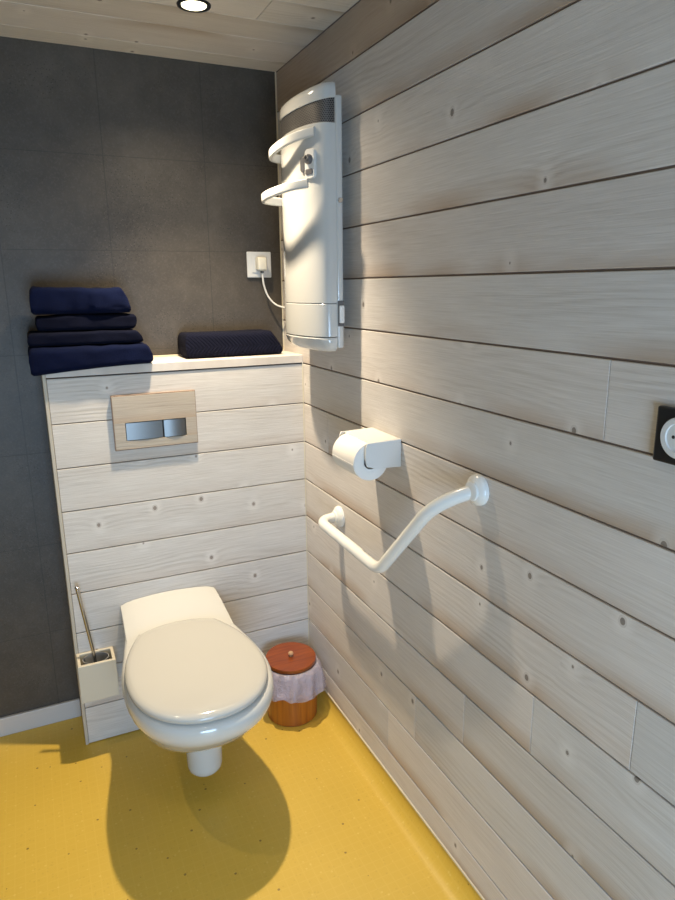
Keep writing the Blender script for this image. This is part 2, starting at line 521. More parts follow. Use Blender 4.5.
# dark wall, its white baseboard, the other walls
bm = bmesh.new(); box(bm, XL - .1, 0.02, DB, DB + 0.1, -0.05, H + 0.02)
obj('wall_back', bm, M['concrete'], kind='structure')
bm = bmesh.new(); box(bm, XL, -BW - 0.0005, DB - 0.012, DB, 0.0, 0.068, 0.003, 2)
obj('baseboard_back', bm, M['white_paint'], kind='structure')
bm = bmesh.new(); box(bm, -0.0035, 0, DB - 0.004, DB, Z0 + 0.03, H, 0)
obj('trim_2', bm, M['cream_strip'], kind='structure')
bm = bmesh.new(); box(bm, XL - 0.1, XL, YF - .1, DB, -0.05, H + .02)
obj('wall_left', bm, M['wall'], kind='structure')
bm = bmesh.new()
WX0, WX1, WZ0, WZ1 = -1.38, -0.32, 0.12, 1.30
box(bm, XL, WX0, YF - .1, YF, -0.05, H + .02); box(bm, WX1, 0.02, YF - .1, YF, -0.05, H + .02)
box(bm, WX0, WX1, YF - .1, YF, -0.05, WZ0); box(bm, WX0, WX1, YF - .1, YF, WZ1, H + .02)
obj('wall_front', bm, M['wall'], kind='structure')
bm = bmesh.new()
for a in ((WX0, WX0 + .05, WZ0, WZ1), (WX1 - .05, WX1, WZ0, WZ1), (WX0 + .05, WX1 - .05, WZ0, WZ0 + .05), (WX0 + .05, WX1 - .05, WZ1 - .05, WZ1)):
    box(bm, a[0], a[1], YF - .07, YF - .02, a[2], a[3], 0.004)
obj('window_1', bm, M['outside'], kind='structure')

# ------------------------------------------------------------------ boxed-in ledge behind the toilet
bx = thing('boxed_in_ledge', 'whitewashed board-clad boxed-in ledge behind the toilet, below the dark wall', 'ledge', (-0.4, 0.09, 0))
fb = Boards(17)
be = [Z0 - i * PITCH for i in range(9)] + [0.001]
BJ = {7: [0.5]}
for i in range(9):
    fb.board((-BW, 0, 0), (1, 0, 0), (0, 0, 1), (0, -1, 0), 0.010, BW - 0.0006, be[i + 1], be[i], gap=0.0028, bev=0.0014, tone=fb.r.uniform(.98, 1.08))
fb.backing((-BW, 0, 0), (1, 0, 0), (0, 0, 1), (0, -1, 0), 0.002, BW - 0.001, 0.0, Z0, 0.0062)
obj('front_cladding', fix(fb.bm), [M['boxwood'], M['gap']], bx)
bm = bmesh.new(); box(bm, -BW, -BW + 0.0095, -0.0015, DB - 0.0005, 0.0, Z0 + 0.026, 0.0012)
obj('side_panel', bm, M['trimwood'], bx)
lb = Boards(21)
lb.board((-BW + 0.0095, 0, Z0 + 0.029), (1, 0, 0), (0, 1, 0), (0, 0, 1), 0, BW - 0.010, -0.003, DB - 0.006, th=0.026, gap=0, bev=0.002, tone=1.02)
obj('top_board', fix(lb.bm), [M['boxwood']], bx)
bm = bmesh.new(); box(bm, -BW + 0.0095, -0.0008, DB - 0.0055, DB - 0.0005, Z0 + 0.02, Z0 + 0.034, 0.001)
obj('rear_bead', bm, M['cream_strip'], bx)
bm = bmesh.new(); box(bm, -0.0035, -0.0004, -0.0035, -0.0002, 0.0, Z0 + 0.003, 0.0008)
obj('corner_bead', bm, M['cream_strip'], bx)

LZ = Z0 + 0.0295      # top of the ledge

# ------------------------------------------------------------------ flush plate
fp = thing('flush_plate', 'light wooden dual flush plate with two metal buttons set in the white cladding', 'flush plate', (-0.497, 0, 1.068))
fo = Boards(2)
X0, X1, ZA, ZB, T = -0.622, -0.373, 0.986, 1.150, 0.013
wx0, wx1, wz0, wz1 = -0.590, -0.406, 1.0115, 1.0685
O, U, V, W = (0, -T, 0), (1, 0, 0), (0, 0, 1), (0, -1, 0)
for (a, b, c, d) in ((X0, X1, ZA, wz0), (X0, X1, wz1, ZB), (X0, wx0, wz0, wz1), (wx1, X1, wz0, wz1)):
    fo.board(O, U, V, W, a, b, c, d, th=T - 0.0005, gap=0, gu=0, bev=0.0003, tone=1.0)
obj('plate', fix(fo.bm), [M['oakplate']], fp)
bm = bmesh.new(); box(bm, wx0 + .0005, wx1 - .0005, -0.004, -0.0005, wz0 + .0005, wz1 - .0005)
obj('recess', bm, M['dark'], fp)
bm = bmesh.new()
for (a, b, c, d) in ((X0 - .0025, X0, ZA, ZB + .0025), (X0, X1, ZB, ZB + .0025), (X1, X1 + .0015, ZA, ZB + .0025), (X0 - .0025, X1 + .0015, ZA - .0022, ZA)):
    box(bm, a, b, -0.0125, -0.0005, c, d)
obj('plate_rim', bm, M['gap'], fp)
for a, b in ((-0.588, -0.4795), (-0.4745, -0.4085)):
    bm = bmesh.new()
    n_ = 10
    rings = []
    for k in range(n_ + 1):
        t = k / n_; x = a + (b - a) * t; d = -0.0125 - 0.003 * (1 - (2 * t - 1) ** 2) * (1 if a > -0.5 else 0.6)
        rings.append([Vector((x, d, 1.0135)), Vector((x, d + .0004, 1.0665)), Vector((x, -0.004, 1.0665)), Vector((x, -0.004, 1.0135))])
    loft(bm, rings)
    obj('button', fix(bm), M['brushed'], fp, smooth=True)

# ------------------------------------------------------------------ toilet
CX = -0.503
def outline(z, yf, hw, bhw, ym=-0.40, cx=CX, yb=0.0, n=28, ex=2.25, arch=0):
    """closed plan outline from back-left round the front to back-right"""
    pts = []
    m = 14
    for i in range(m):                        # left flank, back to widest point
        t = i / m; s = (t * t * (3 - 2 * t)) ** 1.4
        pts.append((-(bhw + (hw - bhw) * s), yb + (ym - yb) * t))
    for i in range(n + 1):
        a = pi * i / n
        c_, s_ = cos(a), sin(a)
        x = -hw * math.copysign(abs(c_) ** (2 / ex), c_); y = ym + (yf - ym) * abs(s_) ** (2 / ex)
        pts.append((x, y))
    for i in range(m - 1, -1, -1):
        t = i / m; s = (t * t * (3 - 2 * t)) ** 1.4
        pts.append((bhw + (hw - bhw) * s, yb + (ym - yb) * t))
    for i in range(1, 8):
        pts.append((bhw - 2 * bhw * i / 8, yb))
    return [Vector((cx + x, y, z)) for x, y in pts]

tl = thing('toilet', 'white wall-hung toilet with closed lid, mounted on the board-clad ledge', 'toilet', (CX, -0.0, 0.05))
bm = bmesh.new()
yb = -0.0015
L = [  # z, yfront, half width, back half width, ymid
    (0.200, -0.300, 0.085, 0.080, -0.18), (0.205, -0.375, 0.098, 0.092, -0.24), (0.225, -0.445, 0.122, 0.112, -0.30),
    (0.255, -0.515, 0.143, 0.125, -0.34), (0.290, -0.570, 0.161, 0.138, -0.37), (0.325, -0.612, 0.175, 0.146, -0.385),
    (0.350, -0.636, 0.1835, 0.150, -0.395), (0.362, -0.648, 0.1885, 0.151, -0.40), (0.378, -0.662, 0.196, 0.152, -0.40),
    (0.395, -0.669, 0.200, 0.153, -0.40), (0.411, -0.669, 0.200, 0.153, -0.40), (0.422, -0.666, 0.198, 0.152, -0.40), (0.430, -0.657, 0.190, 0.150, -0.40), (0.432, -0.640, 0.178, 0.148, -0.40)]
loft(bm, [outline(z, yf, hw, b, ym, yb=yb) for z, yf, hw, b, ym in L])
# raised shelf at the back, between rim and cladding
rings = []
for k in range(13):
    t = k / 12
    y = yb - 0.290 * t
    hw = 0.1535 + 0.012 * t
    top = 0.476 - 0.010 * t - 0.043 * (t * t * (3 - 2 * t))
    arch = 0.013 * max(0, 1 - 1.6 * t)
    ring = []
    m = 16
    for i in range(m + 1):
        u = -1 + 2 * i / m
        ring.append(Vector((CX + 0.003 + hw * u, y, top + arch * (1 - u * u) - 0.006 * abs(u) ** 12)))
    ring.append(Vector((CX + 0.003 + hw, y, 0.400)))
    ring.append(Vector((CX + 0.003 - hw, y, 0.400)))
    rings.append(ring)
loft(bm, rings)
# trap outlet stub under the bowl
lathe(bm, (CX + 0.016, -0.352, 0.24), (0, 0.02, -1), [(0.060, 0), (0.056, 0.05), (0.053, 0.10), (0.052, 0.155), (0.050, 0.168), (0.044, 0.176), (0.0, 0.178)], 36)
rings = []
for k in range(8):                               # bulge of the trap running back to the wall
    t = k / 7
    y = -0.33 + (0.3285) * t
    rings.append([Vector((CX + 0.078 * (1 + .2 * t) * cos(a), y, 0.215 + 0.07 * (0.8 + 0.3 * t) * sin(a))) for a in [2 * pi * j / 24 for j in range(24)]])
loft(bm, rings)
pan = obj('pan', fix(bm), M['ceramic'], tl, smooth=50)

def lid_outline(z, ins, cx=CX - 0.006):
    hw = 0.186 - ins; yf = -0.662 + ins; ym = -0.43; yb_ = -0.150 - ins
    pts = []
    n = 40
    for i in range(n + 1):
        a = pi * i / n
        c_, s_ = cos(a), sin(a); ex = 2.15
        pts.append((-hw * math.copysign(abs(c_) ** (2 / ex), c_), ym + (yf - ym) * abs(s_) ** (2 / ex)))
    # right flank back to hinge, then curved back edge
    bh = 0.118 - ins
    m = 16
    for i in range(1, m + 1):
        t = i / m; s = t * t * (3 - 2 * t) * 0.55 + t * 0.45 if t < 1 else 1
        s = t ** 2.0
        pts.append((hw + (bh - hw) * s, ym + (yb_ - 0.030 - ym) * t))
    for i in range(1, 12):
        u = 1 - 2 * i / 12
        pts.append((bh * u, yb_ - 0.030 + 0.030 * (1 - u * u)))
    for i in range(m, 0, -1):
        t = i / m; s = t ** 2.0
        pts.append((-(hw + (bh - hw) * s), ym + (yb_ - 0.030 - ym) * t))
    return [Vector((cx + x, y, z)) for x, y in pts]
bm = bmesh.new()
loft(bm, [lid_outline(0.4322, 0.016), lid_outline(0.433, 0.012), lid_outline(0.4355, 0.012), lid_outline(0.4365, 0.016)])
obj('seat', fix(bm), M['lid'], tl, smooth=60)
bm = bmesh.new()
rr = [lid_outline(0.4375, 0.004), lid_outline(0.4395, 0.0), lid_outline(0.447, -0.0005), lid_outline(0.452, 0.002), lid_outline(0.456, 0.007), lid_outline(0.459, 0.016),
      lid_outline(0.4612, 0.032), lid_outline(0.463, 0.055), lid_outline(0.4645, 0.085)]
loft(bm, rr)
obj('lid', fix(bm), M['lid'], tl, smooth=60)
# ------------------------------------------------------------------ toilet brush and holder
bh = thing('brush_holder', 'square cream ceramic brush holder on the cladding left of the toilet', 'brush holder', (-0.746, -0.045, 0.205))
bm = bmesh.new()
hx0, hx1, hy0, hy1, hz0, hz1, ht = -0.802, -0.690, -0.088, -0.0015, 0.208, 0.336, 0.010
rings = []
def rect(i, z): return [Vector(p) for p in ((hx0 + i, hy0 + i, z), (hx1 - i, hy0 + i, z), (hx1 - i, hy1 - i, z), (hx0 + i, hy1 - i, z))]
loft(bm, [rect(0.002, hz0), rect(0, hz0 + .002), rect(0, hz1 - .002), rect(.0015, hz1), rect(ht - .001, hz1), rect(ht, hz1 - .002), rect(ht, hz0 + .012)], cap1=True)
obj('shell', fix(bm), mat('cream_ceramic', (0.62, 0.56, 0.44), 0.3), bh)
bm = bmesh.new()
cx_, cy_ = -0.746, -0.045
loft(bm, [circ(cx_, cy_, hz0 + .014, .028, .026), circ(cx_, cy_, hz1 - .004, .040, .0325), circ(cx_, cy_, hz1 - .0035, .0375, .030), circ(cx_, cy_, hz0 + .02, .025, .023)], cap0=False)
obj('inner_cup', fix(bm), M['liner'], bh, smooth=True)
tb = thing('toilet_brush', 'toilet brush with slim chrome handle leaning in the cream square holder', 'toilet brush', (-0.746, -0.045, 0.235))
bm = bmesh.new()
tube(bm, [(-0.747, -0.050, 0.29), (-0.752, -0.046, 0.36), (-0.7775, -0.040, 0.575)], 0.0052, 20)
lathe(bm, (-0.7775, -0.040, 0.575), (-0.0255, .006, 0.215), [(0.0052, 0), (0.0062, .001), (0.0062, .004), (0.004, .006), (0, .0065)], 20)
obj('handle', fix(bm), mat('dull_chrome', (0.42, 0.40, 0.37), 0.2, 1.0), tb, smooth=True)
bm = bmesh.new()
random.seed(5)
lathe(bm, (-0.745, -0.0485, 0.232), (0, 0, 1), [(0.006, 0), (0.013, .008), (0.018, .03), (0.018, .06), (0.012, .078), (0.0, .082)], 48)
for v in bm.verts:
    k = 1 + random.uniform(-.16, .10); v.co.x = -0.745 + (v.co.x + 0.745) * k; v.co.y = -0.0485 + (v.co.y + 0.0485) * k
obj('bristles', fix(bm), M['darkplastic'], tb)

# ------------------------------------------------------------------ waste bin with its bag
BX, BY, BR = -0.124, -0.133, 0.089
wb = thing('waste_bin', 'round varnished reddish wooden waste bin in the corner right of the toilet', 'bin', (BX, BY, 0))
bm = bmesh.new()
loft(bm, [circ(BX, BY, 0.0, BR - .004, n=56), circ(BX, BY, 0.004, BR - .001, n=56), circ(BX, BY, 0.198, BR, n=56), circ(BX, BY, 0.198, BR - .007, n=56), circ(BX, BY, 0.01, BR - .008, n=56)])
obj('body', fix(bm), M['binwood'], wb, smooth=True)
lt = Matrix.Translation((BX, BY, 0.214)) @ Matrix.Rotation(R(3), 4, 'X')
bm = bmesh.new()
loft(bm, [circ(0, 0, -.006, .084, n=56), circ(0, 0, -.005, .087, n=56), circ(0, 0, .005, .087, n=56), circ(0, 0, .0065, .0855, n=56)])
bm.transform(lt)
ld = obj('lid', fix(bm), M['binlid'], wb, smooth=True, label='round reddish wooden lid with a small pale knob')
bm = bmesh.new()
lathe(bm, (0, 0, .0065), (0, 0, 1), [(0.004, 0), (0.004, .004), (0.0085, .008), (0.0095, .012), (0.007, .016), (0.0, .0175)], 24)
bm.transform(lt)
obj('knob', fix(bm), M['knobwood'], ld, smooth=True)

bm = bmesh.new()
n_ = 120; rings = []
spec = [(BR - .010, 0.150), (BR - .0095, 0.196), (BR - .004, 0.2015), (BR + .004, 0.2000), (BR + .010, 0.185), (BR + .014, 0.160), (BR + .017, 0.132), (BR + .021, 0.112)]
for j, (r, z) in enumerate(spec):
    ring = []
    for i in range(n_):
        a = 2 * pi * i / n_
        q = max(0, (j - 2)) / 5
        w1 = noise.noise(Vector((cos(a) * 3.2, sin(a) * 3.2, j * .35)))
        w2 = noise.noise(Vector((cos(a) * 9, sin(a) * 9, j * .8 + 4)))
        rr_ = r + q * (0.008 * w1 + 0.007 * w2) + q * 0.004 * sin(a * 11 + j * .5)
        zz = z + q * (0.018 * w1 + 0.008 * w2)
        # looser, lower towards the right-hand front of the bin
        if j > 3: rr_ += 0.010 * q * max(0, cos(a + 0.5)) ** 3
        ring.append(Vector((BX + rr_ * cos(a), min(BY + rr_ * sin(a), -0.006), zz)))
        ring[-1].x = min(ring[-1].x, -0.007)
    rings.append(ring)
loft(bm, rings, cap0=False, cap1=False)
bagm = obj('bin_bag', fix(bm), M['bag'], smooth=60)
bagm['label'] = 'crumpled translucent white plastic bag lining the round wooden bin'; bagm['category'] = 'bin bag'
sol = bagm.modifiers.new('thick', 'SOLIDIFY'); sol.thickness = 0.0006

# ------------------------------------------------------------------ towels
def towel(name, x0, x1, y0, y1, z0, z1, label, m, seed, group=None, layers=2, droop=0.0, amp=0.0035, side=0.0, tilt=0.0, slant=0.0):
    """folded towel: a stack of soft layers joined at a rounded front fold, as one mesh"""
    bm = bmesh.new()
    N_ = 56
    r = random.Random(seed)
    hh = (z1 - z0)
    # profile in y-z: rounded slab whose front shows fold lobes
    prof = []
    nf = 26
    for i in range(nf + 1):                       # front, bottom to top
        a = -pi / 2 + pi * i / nf
        t = 0.5 + 0.5 * sin(a)
        lobes = 0.006 * abs(sin(t * pi * layers)) ** 0.5 if layers > 1 else 0.006
        fr = 0.016 * (1 - abs(sin(a)) ** 5)
        prof.append((y0 + 0.022 - fr - lobes, z0 + hh * (0.5 + 0.5 * math.copysign(abs(sin(a)) ** 0.75, sin(a)))))
    for i in range(1, 12): prof.append((y0 + 0.03 + (y1 - y0 - 0.045) * i / 12, z1))
    for i in range(9):
        a = pi / 2 - pi * i / 8
        prof.append((y1 - 0.018 + 0.018 * cos(a), z0 + hh * (0.5 + 0.5 * sin(a))))
    for i in range(1, 12): prof.append((y1 - 0.02 - (y1 - y0 - 0.05) * i / 12, z0))
    rings = []
    cyy, czz = (y0 + y1) / 2, (z0 + z1) / 2
    for k in range(N_ + 1):
        u = k / N_
        x = x0 + (x1 - x0) * (0.5 - 0.5 * cos(pi * u)) if False else x0 + (x1 - x0) * u
        e = min(u, 1 - u) * (x1 - x0)
        s = 1.0 if e > 0.012 else math.sqrt(max(0.0, 1 - (1 - e / 0.012) ** 2)) * 0.22 + 0.78
        ring = []
        for (y, z) in prof:
            p = Vector((x, y, z))
            nz = noise.noise(Vector((x * 9 + seed * 7, y * 9, z * 14))) + 0.5 * noise.noise(Vector((x * 26 + seed, y * 22, z * 40)))
            zz = czz + (z - czz) * s
            yy = cyy + (y - cyy) * (0.85 + 0.15 * s)
            if z > z0 + 0.3 * hh:
                zz += amp * nz + tilt * (u - 0.5)
            xx = x + (side * math.copysign(1, u - .5) * (0.5 - abs((z - z0) / hh - 0.5)) if e < 0.001 else 0) + amp * 0.6 * nz
            if u > 0.5: xx -= slant * (u - .5) * 2 * (z - z0) / hh
            yy += amp * nz * (1 if y < cyy else 0.3)
            if y < y0 + 0.03: zz -= droop * (1 - u) ** 1.5 * max(0, 1 - (z - z0) / hh) if y < -0.004 else 0
            ring.append(Vector((xx, min(yy, DB - 0.007), zz)))
        rings.append(ring)
    loft(bm, rings)
    o = obj(name, fix(bm), m, smooth=70)
    o['label'] = label; o['category'] = 'towel'
    if group: o['group'] = group
    return o
G = 'folded towels stacked on the ledge'
towel('folded_towel', -0.832, -0.492, -0.026, 0.135, LZ + 0.001, 1.302, 'bottom towel of the navy stack, wide folded and hanging over the ledge edge', M['towel'], 3, G, layers=1, droop=0.020, side=0.006, slant=0.012, amp=0.0055)
towel('folded_towel', -0.828, -0.514, -0.010, 0.140, 1.3065, 1.345, 'dark navy folded towel second from the bottom of the stack', M['towel2'], 5, G, layers=1, side=0.004, slant=0.014, amp=0.004)
towel('folded_towel', -0.800, -0.533, 0.000, 0.142, 1.348, 1.392, 'dark navy folded towel just under the top towel of the stack', M['towel2'], 9, G, layers=1, side=0.004, slant=-0.004, amp=0.006)
towel('folded_towel', -0.810, -0.540, -0.006, 0.140, 1.395, 1.467, 'topmost thick navy folded towel of the stack on the left', M['towel'], 12, G, layers=1, side=0.004, tilt=-0.004, slant=0.022, amp=0.007)
towel('patterned_towel', -0.378, -0.050, 0.040, 0.168, LZ + 0.001, 1.323, 'dark navy towel with woven zigzag pattern, folded alone near the heater', M['towel_pattern'], 20, layers=1, amp=0.002, side=0.003, slant=0.035)

# ------------------------------------------------------------------ wall socket with the heater plug
ws = thing('wall_socket', 'white square wall socket on the dark wall beside the heater', 'socket', (-0.084, DB, 1.538))
sx0, sx1, sz0, sz1 = -0.1265, -0.0405, 1.496, 1.581
bm = bmesh.new(); box(bm, sx0, sx1, DB - 0.009, DB - 0.0003, sz0, sz1, 0.003)
obj('plate', bm, M['plastic'], ws)
bm = bmesh.new(); box(bm, sx0 + .016, sx1 - .016, DB - 0.0115, DB - 0.009, sz0 + .016, sz1 - .016, 0.001)
obj('insert', bm, M['plastic'], ws)

# ------------------------------------------------------------------ fan heater
HY, HW = -0.241, 0.150           # centre along the wall, half width
HB, SHX, HD, EXH = -0.033, -0.066, 0.124, 2.1    # back plane, where the curve starts, front, roundness
def hprof(sd=1.0, inset=0.0, n=36):
    """D shaped plan, returned as (x, y); straight back"""
    pts = [(HB - .018, HY - HW + inset)]
    for i in range(n + 1):
        t = -pi / 2 + pi * i / n
        s_, c_ = sin(t), cos(t)
        y = HY + (HW - inset) * math.copysign(abs(s_) ** (2 / EXH), s_)
        x = SHX - (HD + SHX - inset) * sd * abs(c_) ** (2 / EXH)
        pts.append((x, y))
    pts.append((HB - .018, HY + HW - inset))
    return pts
fh = thing('fan_heater', 'tall white wall-mounted fan heater with two towel arms, on the board wall above the ledge', 'heater', (0, HY, 1.28))
def slope(x, z): return -0.20 * max(0, -x - 0.055) * (1 if z > 1.9 else 0)     # the head slopes forwards
def shell(z_list, name, m, inset=0.0, smooth=35, **kw):
    bm = bmesh.new()
    loft(bm, [[Vector((x, y, z + slope(x, z))) for x, y in hprof(sd, ins)] for z, sd, ins in z_list])
    return obj(name, fix(bm), m, fh, smooth=smooth, **kw)
shell([(1.4195, 1, .0015), (1.421, 1, 0), (1.8705, 1, 0), (1.872, 1, .0015)], 'casing', M['heater'])
shell([(1.3285, 1, .0015), (1.330, 1, 0), (1.4165, 1, 0), (1.418, 1, .0015)], 'lower_cover', M['heater'])
shell([(1.4165, 1, .003), (1.4205, 1, .003)], 'seam', M['grey'])
shell([(1.287, .55, .022), (1.289, .64, .014), (1.298, .82, .006), (1.310, .94, .002), (1.323, 1, .0), (1.3265, 1, .0015)], 'bottom_cover', M['heater'])
# grille band with metric UVs
bm = bmesh.new(); uvl = bm.loops.layers.uv.new('UVMap')
pr_ = hprof(1, .004, n=60); acc = [0]
for a, b in zip(pr_[:-1], pr_[1:]): acc.append(acc[-1] + math.hypot(b[0] - a[0], b[1] - a[1]))
GZ0, GZ1 = 1.870, 1.934
vz = [[bm.verts.new((x, y, z + slope(x, z))) for x, y in pr_] for z in (GZ0, GZ1)]
for i in range(len(pr_) - 1):
    f = bm.faces.new((vz[0][i], vz[0][i + 1], vz[1][i + 1], vz[1][i]))
    for l, (u, v) in zip(f.loops, ((acc[i], 0), (acc[i + 1], 0), (acc[i + 1], .0725), (acc[i], .0725))): l[uvl].uv = (u, v)
f = bm.faces.new((vz[0][-1], vz[0][0], vz[1][0], vz[1][-1]))
obj('grille', fix(bm), M['grille'], fh, smooth=True)
shell([(1.9315, 1, .0015), (1.933, 1, 0), (1.950, 1, 0), (1.959, .985, .001), (1.966, .95, .004), (1.9705, .88, .010), (1.972, .75, .022)], 'top_cap', M['heater'])
# back plate with the screws and clip seen on its side, and the bracket behind it
bm = bmesh.new(); box(bm, HB - .020, HB, HY - HW - .0035, HY + HW + .003, 1.297, 1.938, 0.006, 3)
bp = obj('back_plate', bm, M['heater'], fh, smooth=True)
bm = bmesh.new(); box(bm, HB, -0.0005, HY - .044, HY + .085, 1.36, 1.86, 0.002, 1)
obj('wall_bracket', bm, M['plastic'], fh)
YP = HY - HW - .003
bm = bmesh.new()
lathe(bm, (HB - .010, YP, 1.684), (0, -1, 0), [(0.007, 0), (0.007, .004), (0.0055, .0065), (0.0, .007)], 20)
obj('screw', fix(bm), M['chrome'], bp, smooth=True)
bm = bmesh.new(); box(bm, HB - .0165, HB - .002, YP - .009, YP, 1.366, 1.414, 0.003)
obj('clip', bm, M['plastic'], bp)
bm = bmesh.new(); box(bm, HB - .0185, HB - .001, YP - .0025, YP, 1.357, 1.426, 0.0005, 1)
obj('clip_recess', bm, M['grey'], bp)

def on_body(y):
    q = min(1, abs((y - HY) / HW))
    s_ = q ** (EXH / 2); c_ = math.sqrt(max(0, 1 - s_ * s_))
    return SHX - (HD + SHX) * c_ ** (2 / EXH)

def arm(path):
    """flat band with a free near end, sweeping round the front of the body and fixed on its far side"""
    bm = bmesh.new()
    pts = spline(path, 10)
    rings = []
    for i, p in enumerate(pts):
        t = (pts[min(i + 1, len(pts) - 1)] - pts[max(i - 1, 0)]); t.z = 0; t.normalize()
        s = Vector((t.y, -t.x, 0))
        h_, w_ = 0.0115, 0.0055
        ring = []
        for a in range(16):
            an = 2 * pi * (a + .5) / 16
            cx2 = math.copysign(abs(cos(an)) ** .35, cos(an)); cz2 = math.copysign(abs(sin(an)) ** .35, sin(an))
            ring.append(p + s * w_ * cx2 + Vector((0, 0, h_ * cz2)))
        rings.append(ring)
    loft(bm, rings)
    obj('towel_arm', fix(bm), M['arm'], fh, smooth=50)
arm([(-.101, -.368, 1.852), (-.130, -.330, 1.846), (-.151, -.280, 1.838), (-.160, -.230, 1.829), (-.156, -.185, 1.824), (-.138, -.150, 1.822), (-.098, -.125, 1.822)])
arm([(-.123, -.370, 1.725), (-.158, -.335, 1.720), (-.182, -.285, 1.713), (-.191, -.235, 1.708), (-.184, -.190, 1.705), (-.155, -.155, 1.705), (-.100, -.130, 1.705)])

# control panel
yc = HY - 0.108
xc = on_body(yc)
nrm = Vector((xc - on_body(yc + .004), 0, 0))
tx, ty = on_body(yc + .006) - on_body(yc - .006), 0.012
tl_ = Vector((tx, ty, 0)).normalized(); nn = Vector((-tl_.y, tl_.x, 0))
if nn.x > 0: nn = -nn
def cp(u, d, z): return Vector((xc, yc, 0)) + tl_ * u + nn * d + Vector((0, 0, z))
def cpanel(u0, u1, z0, z1, d0, d1, name, m, par, rad=0.010):
    bm = bmesh.new()
    def rr(d, ins):
        pts = []
        for cxx, czz, a0 in ((u1 - rad, z1 - rad, 0), (u0 + rad, z1 - rad, 90), (u0 + rad, z0 + rad, 180), (u1 - rad, z0 + rad, 270)):
            for k in range(5):
                a = R(a0 + k * 22.5); pts.append(cp(cxx + (rad - ins) * cos(a), d, czz + (rad - ins) * sin(a)))
        return pts
    loft(bm, [rr(d0, 0), rr(d1 - .001, 0), rr(d1, .001)])
    return obj(name, fix(bm), m, par, smooth=True)
cpn = cpanel(-0.022, 0.014, 1.740, 1.812, -.004, .006, 'control_panel', M['plastic'], fh)
bm = bmesh.new(); lathe(bm, cp(-0.004, .0055, 1.786), nn, [(0.0125, 0), (0.0125, .006), (0.010, .010), (0.0, .0105)], 24)
obj('dial', fix(bm), M['grey'], cpn, smooth=True)
bm = bmesh.new(); lathe(bm, cp(-0.004, .0155, 1.790), nn, [(0.006, 0), (0.005, .003), (0, .0035)], 16)
obj('dial_cap', fix(bm), M['chrome'], cpn, smooth=True)
cpanel(-0.017, 0.010, 1.749, 1.763, .005, .0085, 'switch', M['grey'], cpn, 0.004)
cpanel(0.018, 0.034, 1.758, 1.796, -.002, .0035, 'indicator', M['grey'], fh, 0.0075)

# supply cord from the heater to its plug
bm = bmesh.new()
cord = spline([(-0.083, DB - 0.034, 1.520), (-0.082, DB - 0.034, 1.500), (-0.078, DB - 0.033, 1.470), (-0.066, DB - 0.035, 1.435), (-0.046, DB - .045, 1.408), (-0.026, DB - .075, 1.396), (-0.016, 0.020, 1.392), (-0.018, -0.100, 1.392), (-0.020, -0.176, 1.392)], 8)
tube(bm, cord, 0.0032, 12)
cdo = obj('power_cord', fix(bm), M['plastic'], fh, smooth=True)
bm = bmesh.new()
box(bm, -0.100, -0.067, DB - 0.046, DB - 0.0118, 1.518, 1.562, 0.006, 3)
obj('plug', bm, mat('cream_plug', (0.70, 0.67, 0.56), 0.35), cdo, smooth=True)
bm = bmesh.new(); tube(bm, [(-0.083, DB - .034, 1.5175), (-0.083, DB - .034, 1.510)], 0.0058, 14)
obj('plug_collar', fix(bm), M['grey'], cdo, smooth=True)

# ------------------------------------------------------------------ paper holder and roll
ph = thing('toilet_paper_holder', 'white toilet paper holder with flat cover on the board wall above the grab bar', 'paper holder', (0, -0.575, 1.05))
TZ = 1.088
bm = bmesh.new()
pts = [Vector((-0.0005, 0, TZ - .004)), Vector((-0.0005, 0, TZ))]
cov = []
for k in range(9):
    t = k / 8; cov.append((-0.004 - 0.082 * t, TZ - 0.004 * t ** 3))
up = [(-0.0005, TZ)] + cov; lo = [(x, z - .0035) for x, z in reversed(up)]
rings = [[Vector((x, y, z)) for x, z in up + lo] for y in (-0.6515, -0.502)]
loft(bm, rings)
obj('cover', fix(bm), M['plastic'], ph)
def cheek(y0, y1, name):
    bm = bmesh.new()
    ol = [(-0.0005, TZ), (-0.096, TZ - .002), (-0.1005, TZ - .012), (-0.102, TZ - .030), (-0.1005, TZ - .048), (-0.097, TZ - .062), (-0.080, TZ - .067), (-0.050, TZ - .070), (-0.0005, TZ - .073)]
    loft(bm, [[Vector((x, y, z)) for x, z in ol] for y in (y0, y1)])
    bmesh.ops.bevel(bm, geom=[e for e in bm.edges], offset=0.0008, segments=1, affect='EDGES')
    obj(name, fix(bm), M['plastic'], ph)
cheek(-0.656, -0.650, 'side_arm'); cheek(-0.503, -0.497, 'side_arm')
bm = bmesh.new(); box(bm, -0.004, -0.0005, -0.650, -0.503, 1.016, TZ - .004)
obj('back_plate', bm, M['plastic'], ph)
bm = bmesh.new(); lathe(bm, (-0.079, -0.650, 1.0345), (0, 1, 0), [(0.012, 0), (0.012, .146)], 24)
obj('spindle', fix(bm), M['plastic'], ph, smooth=True)
RC = (-0.0790, 1.0345); RR = 0.0490
bm = bmesh.new()
prof = [(0.0200, 0.003), (RR - .003, 0.0), (RR, 0.002), (RR, 0.130), (RR - .003, 0.132), (0.0200, 0.129)]
n_ = 64
rings = [[Vector((RC[0] + r * cos(2 * pi * i / n_), -0.6435 + d, RC[1] + r * sin(2 * pi * i / n_))) for i in range(n_)] for r, d in prof]
rings.append(rings[0])
vr = [[bm.verts.new(p) for p in r] for r in rings[:-1]]; vr.append(vr[0])
for a, b in zip(vr[:-1], vr[1:]):
    for i in range(n_): bm.faces.new((a[i], a[(i + 1) % n_], b[(i + 1) % n_], b[i]))
rl = obj('toilet_roll', fix(bm), M['paper'], smooth=50)
rl['label'] = 'roll of white toilet paper held in the wall holder'; rl['category'] = 'toilet roll'
bm = bmesh.new()
